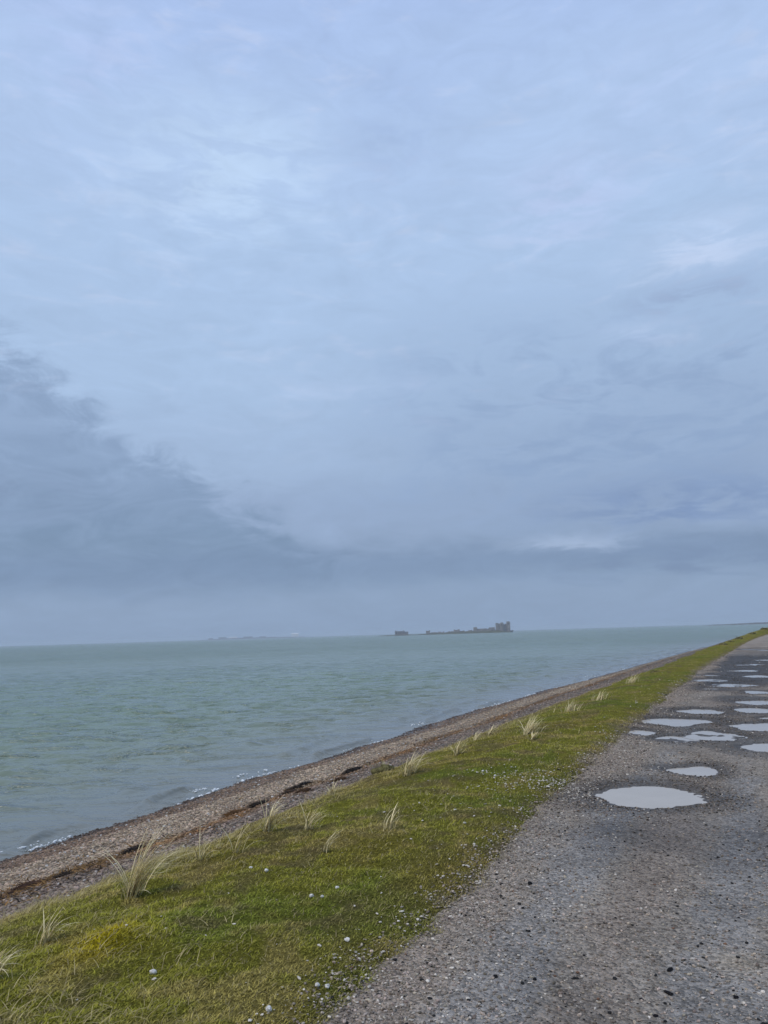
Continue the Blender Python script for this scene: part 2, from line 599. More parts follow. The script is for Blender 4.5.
# puddles: flat water standing in the potholes
PNAMES = [
    'largest puddle, a broad oval alone on the near side of the potholes',
    'small flat puddle just beyond the largest one',
    'left half of the broken double puddle with stones between',
    'right half of the broken double puddle, wider and fainter',
    'long oval puddle nearest the grass, beyond the double puddle',
    'pale puddle at the right edge beyond the double puddle',
    'nearest puddle cut by the right edge of the photo',
    'oval puddle straight beyond the long one by the grass',
    'wide puddle with pale rim right of the oval by reddish gravel',
    'narrow puddle behind the wide puddle by reddish gravel',
    'small slim puddle on the paler gravel in mid track',
    'slim puddle right of the small mid track one',
    'long slim puddle at the near edge of the dark wet patch',
    'slim puddle along the grass edge at the start of the dark patch',
    'slim puddle in the dark wet patch, on the right',
    'short thin puddle close to the grass within the dark patch',
    'thin puddle in the middle of the dark wet patch',
    'long thin puddle towards the far end of the dark patch',
    'short thin puddle at the far right end of the dark patch',
    'farthest puddle, a thread of water on pale track, left one',
    'farthest puddle cut by the right edge on pale track',
    'tiny puddle at the right edge above the pale puddle',
    'shallow murky puddle nearest the verge, left of the double puddle',
]
for ip, ((px, py, a, bb), lab) in enumerate(zip(PUDDLES, PNAMES)):
    nr, na = 5, 40
    rr = np.linspace(0.02, 1.28, nr)
    aa = np.linspace(0, 2 * np.pi, na, endpoint=False)
    A_, R_ = np.meshgrid(aa, rr)
    v = np.stack([np.cos(A_).ravel() * R_.ravel() * a, np.sin(A_).ravel() * R_.ravel() * bb, np.zeros(nr * na)], 1)
    fc = []
    for i in range(nr - 1):
        for j in range(na):
            fc.append((i * na + j, (i + 1) * na + j, (i + 1) * na + (j + 1) % na, i * na + (j + 1) % na))
    o = mesh_np('puddle', v, np.array(fc), M_PUDDLE)
    bm = bmesh.new()
    bm.from_mesh(o.data)
    bm.verts.ensure_lookup_table()
    bm.faces.new([bm.verts[k] for k in range(na)])
    bm.normal_update()
    for fcx in bm.faces:
        if fcx.normal.z < 0:
            fcx.normal_flip()
    bm.to_mesh(o.data)
    bm.free()
    s0, t0 = to_track(px, py)
    o.location = (px, py, -.0165 - .0011 * (ip % 3) + (float(height(s0, min(t0, 0))) if s0 > 60 else 0))
    tag(o, lab, 'puddle', 'puddles in the track')


# ------------------------------------------------------------------ verge (turf)
def turf_colour(x, y, s, t):
    g = fbm(x * 1.1, y * 1.1, 4, 80)
    g2 = fbm(x * 3.7, y * 3.7, 3, 81)
    g3 = fbm(x * .5 + 3, y * .5, 3, 82)
    n = len(x)
    c = np.tile(np.array([.225, .216, .032]), (n, 1))

    def lay(m, rgb):
        nonlocal c
        m = np.clip(m, 0, 1)[:, None]
        c = c * (1 - m) + np.array(rgb) * m
    lay(smoothstep(.02, .20, g) * .7, (.155, .190, .028))                       # fresh green
    lay(smoothstep(.05, .22, g3 + .4 * g2) * .40, (.215, .150, .036))           # brown mossy
    lay(smoothstep(.09, .24, g2 - .3 * g) * .6, (.350, .270, .095))            # straw
    lay(smoothstep(2.4, 3.3, t + g) * .6, (.300, .235, .095))                  # bleached edge over the beach
    lay(smoothstep(.9, .2, t + 1.2 * g2) * .4, (.170, .115, .055))            # thin brown turf by the track
    lay(smoothstep(.30, -.10, t - road_edge(s) + .5 * g2 + .3 * g) * .9, (.330, .262, .200))   # trodden gravel at the track's edge
    lay(smoothstep(.15, .24, fbm(x * 2.9 + 5, y * 2.9, 4, 88, .6) + .10 * (t > 1.2)) * .5, (.185, .135, .070))     # worn earth showing through
    yel = np.exp(-(((x + 1.52) / .20) ** 2 + ((y - 4.35) / .24) ** 2)) * (1 + 2 * g2)
    lay(yel * .9, (.340, .270, .010))                                          # yellow moss patch
    return c


R = rows(-6.0, .05, 420, .006)
U = np.linspace(0, 1, 84)
S_, U_ = np.meshgrid(R, U, indexing='ij')
S_, U_ = S_.ravel(), U_.ravel()
e1, e2 = road_edge(S_), beach_edge(S_)
T_ = e1 + (e2 - e1) * U_
X, Y = to_world(S_, T_)


def turf_z(x, y, s, t):
    lump = .09 * fbm(x * 1.6, y * 1.6, 3, 84) + .055 * fbm(x * 6, y * 6, 3, 85)
    lump = lump * smoothstep(.2, .9, t) + .06 * np.abs(fbm(x * .8, y * .8, 2, 86)) * smoothstep(1.5, 3.0, t) * (1 - smoothstep(3.2, 3.9, t))
    q = t - road_edge(s)
    join = -.055 * (1 - smoothstep(-.15, .40, q)) + .035 * fbm(x * 5, y * 5, 4, 87, .65) * (1 - smoothstep(.4, .9, q))
    return height(s, t) + .02 + lump + join


Z = turf_z(X, Y, S_, T_)
Z = Z - .03 * smoothstep(.06, 0, U_) - .12 * smoothstep(.985, 1.0, U_)
verge = mesh_np('grass_verge', np.stack([X, Y, Z], 1), grid_faces(len(R), len(U)), M_TURF, turf_colour(X, Y, S_, T_) * .75)
tag(verge, 'mossy green turf bank between gravel track and shingle beach', 'ground', kind='structure')

# land on the far side of the track, out of the picture
R2 = rows(-60.0, .8, 420, .03)
T2 = np.array([-6.5, -7.0, -7.6, -8.2, -8.8, -9.5, -12, -16, -22, -30, -40, -55, -75, -100, -130, -170, -210, -255.])
S2, TT2 = np.meshgrid(R2, T2, indexing='ij')
S2, TT2 = S2.ravel(), TT2.ravel()
X2, Y2 = to_world(S2, TT2)
Z2 = height(S2, TT2) + .5 * fbm(X2 * .05, Y2 * .05, 3, 90) * smoothstep(-9, -20, TT2) + .012
land = mesh_np('field', np.stack([X2, Y2, Z2], 1), grid_faces(len(R2), len(T2)), M_TURF, turf_colour(X2, Y2, S2, np.full(len(X2), 1.4)) * .8)
tag(land, 'rough grass land on the far side of the track', 'field', kind='structure')

# ------------------------------------------------------------------ beach
R = rows(-8.0, .10, 420, .008)
T = np.concatenate([np.linspace(1.6, 11.5, 150), np.array([12.5, 14, 18, 25, 40, 60])])
S_, T_ = np.meshgrid(R, T, indexing='ij')
S_, T_ = S_.ravel(), T_.ravel()
X, Y = to_world(S_, T_)


def beach_z(x, y, s, t):
    return height(s, t) + (.06 * fbm(x * .8, y * .8, 4, 95) + .025 * fbm(x * 5, y * 5, 2, 96)) * smoothstep(beach_edge(s) - .3, beach_edge(s) + .4, t) - .06 * smoothstep(beach_edge(s) + .1, beach_edge(s) - .5, t)


def beach_colour(x, y, s, t):
    wt = water_t(s)
    tt = 3.8 + (t - 3.8) * 5.9 / (wt - 3.8)
    q = tt + 1.2 * fbm(x * .8, y * .8, 3, 97)
    n = fbm(x * 2.5, y * 2.5, 3, 98)
    c = np.tile(np.array([.232, .194, .156]), (len(x), 1))

    def lay(m, rgb):
        nonlocal c
        m = np.clip(m, 0, 1)[:, None]
        c = c * (1 - m) + np.array(rgb) * m
    lay(smoothstep(5.5, 6.2, q) * .9, (.385, .318, .232))          # drier sandy strip
    lay(smoothstep(7.5, 8.3, q) * .9, (.200, .148, .106))          # wet brownish strip
    lay(smoothstep(8.9, 9.5, q) * .9, (.095, .078, .066))
    lay(np.exp(-((q - 5.45) / .38) ** 2) * (.75 + 1.2 * n), (.225, .130, .055))   # stained along the wrack
    wetb = smoothstep(7.6, 9.3, q)
    return c * (1 + .5 * n[:, None]), wetb


Z = beach_z(X, Y, S_, T_)
cb, wb = beach_colour(X, Y, S_, T_)
beach = mesh_np('beach', np.stack([X, Y, Z], 1), grid_faces(len(R), len(T)), M_BEACH, cb, extra={'wet': wb})
tag(beach, 'shingle beach of brown and grey pebbles sloping to the sea', 'beach', kind='structure')

# ------------------------------------------------------------------ sea
rad = [8.0]
while rad[-1] < 15000:
    rad.append(rad[-1] * (1 + .0040 + .0080 * float(smoothstep(math.log(45), math.log(400), math.log(rad[-1])))))
rad = np.array(rad)
ang = np.radians(np.linspace(-75, 62, 900))
RR, AA = np.meshgrid(rad, ang, indexing='ij')
X = (RR * np.sin(AA)).ravel()
Y = (RR * np.cos(AA)).ravel()
RRf = RR.ravel()
dr = RRf * (.0040 + .0080 * smoothstep(math.log(45), math.log(400), np.log(RRf)))
S_, T_ = to_track(X, Y)
wt = water_t(S_)
depth = np.where(Y > 700, 30, T_ - wt)
Z = np.zeros_like(X)
wr = np.random.default_rng(3)
for i in range(54):
    lam = .42 * (5.5 ** wr.random())
    th = math.radians(184 + 17 * wr.normal())
    kx, ky = 2 * math.pi / lam * math.sin(th), 2 * math.pi / lam * math.cos(th)
    amp = .0062 * lam ** .95 * (.5 + wr.random())
    q = np.clip((lam / dr - 2.2) / 2.5, 0, 1)
    ph = kx * X + ky * Y + wr.random() * 6.28
    Z += amp * q * (np.sin(ph) + .40 * np.cos(2 * ph))
grp = 1 + 1.2 * fbm(X * .09, Y * .14, 3, 110)
Z *= grp * (.15 + .85 * smoothstep(.3, 6, depth))
# little shore breakers
nb = fbm(S_ * .55, T_ * .12, 3, 111)
for (off, hh, wd) in ((.55, .12, .13), (1.7, .10, .20), (3.6, .08, .3)):
    tt = depth - off - .9 * fbm(S_ * .4, S_ * 0 + off, 2, 112)
    Z += hh * smoothstep(-.02, .2, nb + .05) * np.exp(-(tt / wd) ** 2) * (RRf < 120)
shoal = np.exp(-np.clip(depth, 0, 99) / 6.5)
vs = np.stack([X, Y, Z + SEA], 1)
fcs = grid_faces(len(rad), len(ang))
keep = (depth[fcs] > -1.6).any(1)
fcs = fcs[keep]
used = np.unique(fcs)
remap = np.full(len(vs), -1)
remap[used] = np.arange(len(used))
sea = mesh_np('sea', vs[used], remap[fcs], M_SEA, extra={'shoal': shoal[used], 'far': smoothstep(25, 220, RRf)[used]})
tag(sea, 'choppy grey green sea reaching out to the hazy horizon', 'sea', kind='structure')


# ------------------------------------------------------------------ scattered stones
def ico(sub=1):
    bm = bmesh.new()
    bmesh.ops.create_icosphere(bm, subdivisions=sub, radius=1.0)
    v = np.array([q.co[:] for q in bm.verts])
    fx = np.array([[q.index for q in p.verts] for p in bm.faces])
    bm.free()
    return v, fx


ICO_V, ICO_F = ico(1)


def stones(name, pos, size, colr, flat=.6, sink=.25, mat=None, seed=1, vf=(ICO_V, ICO_F)):
    g = np.random.default_rng(seed)
    bv, bf = vf
    n = len(pos)
    k = len(bv)
    rv = bv[None] * (1 + .38 * (g.random((n, k, 1)) - .5))
    sc3 = np.stack([1 + .5 * g.random(n), .7 + .4 * g.random(n), flat * (.7 + .6 * g.random(n))], 1)
    rv = rv * sc3[:, None, :] * size[:, None, None]
    az_ = g.random(n) * 6.283
    tl = (g.random(n) - .5) * .7
    c, s = np.cos(tl)[:, None], np.sin(tl)[:, None]
    x, y, z = rv[..., 0], rv[..., 1], rv[..., 2]
    x, z = c * x - s * z, s * x + c * z
    c, s = np.cos(az_)[:, None], np.sin(az_)[:, None]
    x, y = c * x - s * y, s * x + c * y
    lift = size * flat * (1 - 2 * sink)
    v = np.stack([x, y, z + lift[:, None]], 2) + pos[:, None, :]
    fx = bf[None] + (np.arange(n) * k)[:, None, None]
    cc = np.repeat(colr, k, 0)
    return mesh_np(name, v.reshape(-1, 3), fx.reshape(-1, bf.shape[1]), mat or M_STONE, cc, smooth=False)


def scatter(n, s0, s1, t0, t1, power=1.6, g=rng):
    """points on the track's own grid, thinning out with distance along it"""
    u = g.random(n)
    if s0 < 0:
        return s0 + (s1 - s0) * u, t0 + (t1 - t0) * g.random(n)
    a, bq = s0 ** (1 - power), s1 ** (1 - power)
    s = (a + (bq - a) * u) ** (1 / (1 - power))
    t = t0 + (t1 - t0) * g.random(n)
    return s, t


def road_pts(s, t):
    x, y = to_world(s, t)
    return x, y, road_z(x, y, s, t)


s, t = scatter(230000, 2.4, 40, 0.0, 1.0, 2.0)
s_, t_ = scatter(30000, -2.5, 2.4, 0.0, 1.0)
s, t = np.concatenate([s, s_]), np.concatenate([t, t_])
t = np.where(t < .82, .95 - 3.1 * t / .82, -2.15 - 2.6 * (t - .82) / .18)
x, y, z = road_pts(s, t)
pr = puddle_r(x, y)
dens = .28 + 1.1 * smoothstep(.0, .2, fbm(x * .9, y * .55, 4, 120) + .3 * fbm(x * 4, y * 3, 2, 121)) * (1 - .8 * np.exp(-((t + .36) / .26) ** 2)) * (1 - .7 * np.exp(-((t + 1.28) / .28) ** 2)) + 1.2 * np.exp(-((t - .35) / .32) ** 2) + 1.3 * smoothstep(2.3, 1.3, pr) * smoothstep(-.1, .15, fbm(x * 1.7, y * 1.3, 2, 122) + .06)
keep = (rng.random(len(s)) < dens * .62 * smoothstep(.42, -.12, t - road_edge(s))) & (pr > 1.06)
s, t, x, y, z = (q[keep] for q in (s, t, x, y, z))
n = len(s)
size = (.0026 + .0062 * rng.random(n) ** 3.0) * (1 + s * .035)
shade = .11 + .33 * rng.random(n) ** 1.3
tint = np.stack([1.10 + .14 * rng.random(n), np.full(n, .98), .86 - .12 * rng.random(n)], 1)
cc = shade[:, None] * tint
k = rng.random(n)
cc[k < .035] = np.array([.66, .60, .52]) * (.6 + .5 * rng.random((int((k < .035).sum()), 1)))
cc[k > .925] = np.array([.028, .028, .028])
rust = (k > .915) & (k <= .925)
cc[rust] = np.array([.20, .115, .075])
cc = cc * (1 - .62 * wetness(x, y, s, t) * (k >= .035))[:, None]
z = np.where(t > road_edge(s) - .2, np.maximum(z, turf_z(x, y, s, t)), z)
gr = stones('road_gravel', np.stack([x, y, z], 1), size, cc, seed=2)
tag(gr, 'loose grey, white and black gravel chips on the track', 'gravel', kind='stuff')

# shells and pale chippings along the grass edge of the track
cl = []
for (px, py, sg, m) in ((1.45, 8.35, .28, 330), (1.85, 7.95, .2, 260), (.95, 8.5, .3, 60), (.75, 7.2, .28, 60), (.45, 5.6, .25, 40), (.22, 4.7, .25, 60),
                        (.05, 4.1, .22, 70), (.10, 3.75, .2, 90), (2.4, 9.6, .35, 70), (5.1, 15.2, .4, 30), (8.2, 21.9, .5, 30), (.7, 6.2, .22, 40), (3.2, 11.8, .3, 60)):
    cl.append(np.stack([px + sg * rng.normal(size=m), py + 1.2 * sg * rng.normal(size=m)], 1))
s, t = scatter(1100, 2.6, 30, .60, -.40, 1.7)
x, y = to_world(s, t)
cl.append(np.stack([x, y], 1))
s, t = scatter(60, 3.0, 26, 2.2, .6, 1.6)
x, y = to_world(s, t)
cl.append(np.stack([x, y], 1))
P = np.concatenate(cl)
P[:, 0] += np.where(P[:, 1] < 6.6, .12, 0)
s, t = to_track(P[:, 0], P[:, 1])
ok = (puddle_r(P[:, 0], P[:, 1]) > 1.06) & (t < 3)
P, s, t = P[ok], s[ok], t[ok]
onroad = t < road_edge(s)
z = np.maximum(np.where(t < road_edge(s) + .5, road_z(P[:, 0], P[:, 1], s, t), -9), np.where(t > road_edge(s), turf_z(P[:, 0], P[:, 1], s, t) + .006, -9))
n = len(s)
size = (.0026 + .0060 * rng.random(n) ** 2.6) * (1 + s * .06)
cc = (np.array([.70, .64, .55]) * (.45 + .65 * rng.random((n, 1))))
sh = stones('shell_fragments', np.column_stack([P, z]), size, cc, flat=.45, sink=.15, seed=3)
tag(sh, 'white shell fragments and pale chippings along the grass edge', 'shells', kind='stuff')

# pebbles of the upper and middle beach
s, t = scatter(170000, 2.6, 45, 2.6, 9.9, 1.7)
s_, t_ = scatter(40000, -2.5, 2.6, 2.6, 9.9)
s, t = np.concatenate([s, s_]), np.concatenate([t, t_])
x, y = to_world(s, t)
keep = (t > beach_edge(s) - .1) & (t < water_t(s) + .2)
s, t, x, y = s[keep], t[keep], x[keep], y[keep]
n = len(s)
size = (.007 + .015 * rng.random(n) ** 2.8) * (1 + s * .010)
cbase, _ = beach_colour(x, y, s, t)
cc = cbase * (.45 + 1.1 * rng.random((n, 1))) * np.stack([1 + .12 * rng.random(n), np.ones(n), 1 + .16 * (rng.random(n) - .5)], 1)
k = rng.random(n)
cc[k < .03] = np.array([.50, .48, .45])
pb = stones('beach_pebbles', np.stack([x, y, beach_z(x, y, s, t)], 1), size, cc, flat=.6, seed=4)
tag(pb, 'mixed brown and grey pebbles covering the beach', 'pebbles', kind='stuff')


# ------------------------------------------------------------------ blades
def blades(root, azim, lean, bend, length, width, colr, segs=3, tipcol=None):
    """ribbons that curve over towards azim; returns verts, faces, colours"""
    n = len(root)
    u = np.linspace(0, 1, segs + 1)
    h = np.zeros((n, segs + 1))
    v = np.zeros((n, segs + 1))
    for i in range(segs):
        th = lean + bend * (i + .5) / segs
        h[:, i + 1] = h[:, i] + np.sin(th) * length / segs
        v[:, i + 1] = v[:, i] + np.cos(th) * length / segs
    ca, sa = np.cos(azim)[:, None], np.sin(azim)[:, None]
    cx = root[:, 0:1] + h * ca
    cy = root[:, 1:2] + h * sa
    cz = root[:, 2:3] + v
    wd = width[:, None] * .5 * np.clip(1.03 - u[None] ** 1.8, .06, 1)
    L = np.stack([cx - wd * sa, cy + wd * ca, cz], 2)
    Rr = np.stack([cx + wd * sa, cy - wd * ca, cz], 2)
    V = np.stack([L, Rr], 2).reshape(n, -1, 3)                    # per blade: L0 R0 L1 R1 ...
    base = np.arange(segs) * 2
    fq = np.stack([base, base + 1, base + 3, base + 2], 1)
    Fx = fq[None] + (np.arange(n) * 2 * (segs + 1))[:, None, None]
    C = np.repeat(colr, 2 * (segs + 1), 0)
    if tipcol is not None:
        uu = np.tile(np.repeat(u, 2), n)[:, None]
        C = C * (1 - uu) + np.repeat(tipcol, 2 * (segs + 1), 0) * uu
    return V.reshape(-1, 3), Fx.reshape(-1, 4), C


def sward(n, s0, s1, power, seed):
    g = np.random.default_rng(seed)
    s, t = scatter(n, s0, s1, 0.0, 4.5, power, g)
    e1, e2 = road_edge(s), beach_edge(s)
    thin = smoothstep(e1 - .22, e1 + .34, t + .55 * fbm(s * 2.2, t * 2.2, 4, 130))
    xx, yy = to_world(s, t)
    worn = smoothstep(.15, .24, fbm(xx * 2.9 + 5, yy * 2.9, 4, 88, .6) + .10 * (t > 1.2))
    thin = thin * (1 - .5 * worn)
    keep = (t > e1 - .1) & (t < e2 + .05) & (g.random(n) < .012 + .988 * thin)
    s, t = s[keep], t[keep]
    x, y = to_world(s, t)
    z = turf_z(x, y, s, t) - .004
    c = turf_colour(x, y, s, t)
    n = len(s)
    dist = np.hypot(x, y)
    lod = 1 + dist * .05
    tall = smoothstep(.0, .22, fbm(x * 2.1, y * 2.1, 3, 131))
    edge = smoothstep(2.0, 3.2, t)
    ln = (.012 + .020 * g.random(n) + .020 * tall * g.random(n) + .10 * edge * tall * g.random(n) ** 2) * (1 + dist * .015)
    wdt = (.0022 + .0016 * g.random(n)) * lod
    c = c * (.35 + 1.6 * g.random((n, 1)))
    k = g.random(n)
    straw = k < .05 + .26 * edge * tall
    c[straw] = np.array([.36, .30, .15]) * (.6 + .6 * g.random((int(straw.sum()), 1)))
    ln = ln * np.where(straw, 1.6, 1.0)
    azim = g.random(n) * 6.283
    wind = g.random(n) < .5
    azim[wind] = .5 + .7 * g.normal(size=int(wind.sum()))
    return blades(np.stack([x, y, z], 1), azim, .45 + .65 * g.random(n), .5 + .8 * g.random(n), ln, wdt, c, 2)


def litter(n, seed):
    g = np.random.default_rng(seed)
    s, t = scatter(n, 2.5, 26, .5, 4.2, 1.8, g)
    pk = fbm(s * 1.6, t * 1.6, 3, 133) + .22 * smoothstep(2.2, 3.3, t)
    keep = (t < beach_edge(s) + .1) & (g.random(n) < smoothstep(.03, .24, pk))
    s, t = s[keep], t[keep]
    x, y = to_world(s, t)
    n = len(s)
    c = np.array([.46, .38, .19]) * (.45 + .8 * g.random((n, 1)))
    lod = 1 + np.hypot(x, y) * .05
    return blades(np.stack([x, y, turf_z(x, y, s, t) + .008], 1), .3 + 1.1 * g.normal(size=n), .7 + .6 * g.random(n), .3 + .8 * g.random(n),
                  .05 + .09 * g.random(n), (.0020 + .0014 * g.random(n)) * lod, c, 4)


V1, F1, C1 = sward(430000, 2.4, 14, 1.9, 21)
V2, F2, C2 = sward(150000, 9, 120, 1.7, 22)
V0, F0, C0 = sward(90000, -2.5, 2.4, 1, 20)
sw = mesh_np('grass', np.concatenate([V1, V2, V0]), np.concatenate([F1, F2 + len(V1), F0 + len(V1) + len(V2)]), M_BLADE, np.concatenate([C1, C2, C0]))
tag(sw, 'short mossy grass growing over the verge', 'grass', kind='stuff')
V3, F3, C3 = litter(9000, 23)
lt_ = mesh_np('dead_grass', V3, F3, M_BLADE, C3)
tag(lt_, 'bleached dead grass lying flattened along the bank edge', 'dead grass', kind='stuff')

# ------------------------------------------------------------------ marram tufts, each its own thing
TUFTS = [  # s, t, height, dry blades, spread, label
    (4.31, 2.23, .36, 120, .10, 'largest straw coloured grass tuft with tall arching blades, at the beach edge'),
    (5.92, 2.41, .25, 70, .07, 'upright bleached grass tuft in the middle of the bank edge above the wrack'),
    (6.05, 2.10, .19, 34, .06, 'shorter bleached tuft just right of the upright one on the bank edge'),
    (5.28, 1.43, .14, 22, .05, 'small thin tuft standing out on the open green turf'),
    (5.87, 1.22, .15, 22, .08, 'sparse pair of straw tufts on the turf nearest the track'),
    (8.35, 2.30, .28, 90, .13, 'bushy straw tuft beside the dark turf clod'),
    (10.02, 2.39, .22, 60, .07, 'pale tuft on the bank edge next beyond the bushy one'),
    (11.54, 2.70, .18, 46, .07, 'small pale tuft, middle of three along the bank edge'),
    (12.45, 2.81, .24, 46, .06, 'slim upright tuft, farthest of the three along the bank edge'),
    (11.40, 1.79, .30, 110, .17, 'broad wispy pale tuft back from the beach edge'),
    (10.77, 1.54, .16, 36, .07, 'low tuft in front of the broad wispy one'),
    (14.57, 1.94, .24, 90, .30, 'long low spread of pale grass beyond the broad tuft'),
    (16.82, 1.83, .26, 60, .20, 'faint pale tuft far along the verge'),
    (3.62, 2.14, .15, 34, .07, 'bent flattened tuft on the slope below the largest tuft'),
    (3.14, 1.92, .15, 50, .09, 'tuft with drooping blades cut by the left edge'),
    (5.09, 2.40, .19, 16, .09, 'very thin stalks on the bank between the two big tufts'),
    (5.25, 2.20, .17, 16, .07, 'thin bent stalks nearest the left foot of the upright tuft'),
    (8.0, 3.1, .18, 24, .06, 'little straw tuft at the shingle edge before the dark clod'),
    (21.5, 1.9, .3, 70, .25, 'pale grass clump on the far verge where the beach narrows'),
]
for i, (s, t, hh, nb_, sp, lab) in enumerate(TUFTS):
    g = np.random.default_rng(300 + i)
    x, y = to_world(s, t)
    z = float(turf_z(np.array([x]), np.array([y]), np.array([s]), np.array([t]))[0]) - .01
    root = empty('grass_tuft', (float(x), float(y), z))
    tag(root, lab, 'grass tuft', 'straw tufts along the verge')
    lod = 1 + .06 * max(0, s - 5)
    n = int(nb_ * .95)
    hh *= 1.0 if s < 8 else .8
    rr = sp * .42 * np.abs(g.normal(size=n))
    ra = g.random(n) * 6.283
    rt = np.stack([rr * np.cos(ra), rr * np.sin(ra), np.zeros(n)], 1)
    azim = np.where(g.random(n) < .85, .05 + .45 * g.normal(size=n), ra)
    ln = 1.35 * hh * (.5 + .7 * g.random(n))
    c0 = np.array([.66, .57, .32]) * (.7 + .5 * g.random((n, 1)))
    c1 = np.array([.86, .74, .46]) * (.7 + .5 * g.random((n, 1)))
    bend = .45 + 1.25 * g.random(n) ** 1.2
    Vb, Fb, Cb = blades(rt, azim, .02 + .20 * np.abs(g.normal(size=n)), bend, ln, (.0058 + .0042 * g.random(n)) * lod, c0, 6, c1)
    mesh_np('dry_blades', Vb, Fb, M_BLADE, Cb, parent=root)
    n = 12 + nb_ // 4
    rr = sp * .9 * np.abs(g.normal(size=n))
    ra = g.random(n) * 6.283
    rt = np.stack([rr * np.cos(ra), rr * np.sin(ra), np.zeros(n)], 1)
    c0 = np.array([.085, .105, .025]) * (.6 + .6 * g.random((n, 1)))
    Vb, Fb, Cb = blades(rt, ra, .1 + .4 * g.random(n), .3 + .9 * g.random(n), hh * (.18 + .28 * g.random(n)), .0034 * lod * np.ones(n), c0, 4, c0 * 1.25)
    mesh_np('green_blades', Vb, Fb, M_BLADE, Cb, parent=root)


# dark lumps: eroded turf clods and hummocks on the bank
def lump_mesh(name, rx, ry, rz_, colr, seed, mat, parent=None, rough=.45):
    g = np.random.default_rng(seed)
    v, fx = ico(3)
    n1 = np.array([fbm(v[:, 0] * 1.7 + seed, v[:, 1] * 1.7 + v[:, 2] * 2.3, 4, seed)])[0]
    v = v * (1 + rough * 2 * n1[:, None]) * np.array([rx, ry, rz_])
    v[:, 2] = np.maximum(v[:, 2], -.2 * rz_)
    c = np.tile(np.array(colr), (len(v), 1)) * (.7 + .8 * g.random((len(v), 1)))
    return mesh_np(name, v, fx, mat, c, parent=parent)


HUMMOCKS = [  # s, t, rx, ry, rz, label, blades
    (9.35, 3.15, .17, .13, .10, 'dark turf clod overhanging the shingle beside the bushy straw tuft', 30),
    (26.5, 1.95, .16, .14, .10, 'low dark hummock on the bank edge where the beach narrows', 40),
    (57, 1.5, .30, .25, .13, 'nearest dark hummock on the skyline of the bank', 90),
    (65, 1.5, .32, .25, .11, 'second dark hummock on the skyline, with a straw cap', 90),
    (74, 1.5, .36, .3, .19, 'tallest dark hummock on the skyline of the bank', 110),
    (92, 1.5, .42, .4, .17, 'dark hummock beyond the tallest one, paler grass around it', 110),
    (112, 1.6, .5, .5, .18, 'farthest dark hummock near the end of the bank', 110),
]
for i, (s, t, rx, ry, rz_, lab, nb_) in enumerate(HUMMOCKS):
    g = np.random.default_rng(500 + i)
    x, y = to_world(s, t)
    z = float(turf_z(np.array([x]), np.array([y]), np.array([s]), np.array([t]))[0]) - .02
    root = empty('hummock', (float(x), float(y), z))
    tag(root, lab, 'hummock', 'dark hummocks on the bank')
    lump_mesh('turf', rx, ry, rz_, (.15, .135, .06), 510 + i, M_TURF, root)
    n = nb_
    ra = g.random(n) * 6.283
    rr = np.sqrt(g.random(n))
    rt = np.stack([rx * rr * np.cos(ra), ry * rr * np.sin(ra), rz_ * .9 * np.sqrt(np.clip(1 - rr ** 2, 0, 1))], 1)
    lod = 1 + .06 * s
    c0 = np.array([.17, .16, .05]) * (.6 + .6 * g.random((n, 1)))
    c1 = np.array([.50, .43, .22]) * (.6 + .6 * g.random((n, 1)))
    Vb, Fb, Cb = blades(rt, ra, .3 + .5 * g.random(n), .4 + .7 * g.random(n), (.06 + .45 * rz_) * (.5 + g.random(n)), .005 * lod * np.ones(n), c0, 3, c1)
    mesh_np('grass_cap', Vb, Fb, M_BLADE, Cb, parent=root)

# ------------------------------------------------------------------ seaweed
WEED = [  # s, t, half length, half width, height, colour, label
    (9.58, 5.34, .22, .12, .07, (.022, .016, .012), 'black heap of seaweed nearest the camera in the run of dark heaps'),
    (10.65, 5.58, .26, .12, .06, (.040, .024, .014), 'ragged dark brown seaweed heap behind the nearest one, above brown weed'),
    (11.20, 5.86, .22, .10, .06, (.026, .018, .012), 'flat dark seaweed heap on the seaward side of the ragged one'),
    (10.10, 4.90, .17, .12, .06, (.055, .030, .015), 'brown seaweed heap on the landward side of the ragged one'),
    (11.60, 5.92, .20, .10, .06, (.013, .011, .010), 'small black seaweed heap closest to the water in the middle run'),
    (12.00, 5.19, .34, .15, .09, (.018, .014, .011), 'thick black seaweed heap at the far end of the dark run'),
    (10.82, 4.72, .14, .08, .05, (.060, .034, .017), 'low rusty brown weed scrap below the thick far heap'),
    (7.38, 5.44, .22, .10, .07, (.022, .016, .012), 'black seaweed heap above the largest straw tuft'),
    (6.00, 5.36, .22, .12, .06, (.040, .020, .012), 'reddish brown seaweed heap near the left edge'),
    (6.25, 5.20, .10, .07, .06, (.026, .018, .012), 'small black weed clump touching the reddish heap'),
    (9.15, 5.40, .26, .16, .05, (.085, .043, .016), 'rusty orange weed patch beside the nearest black heap'),
]
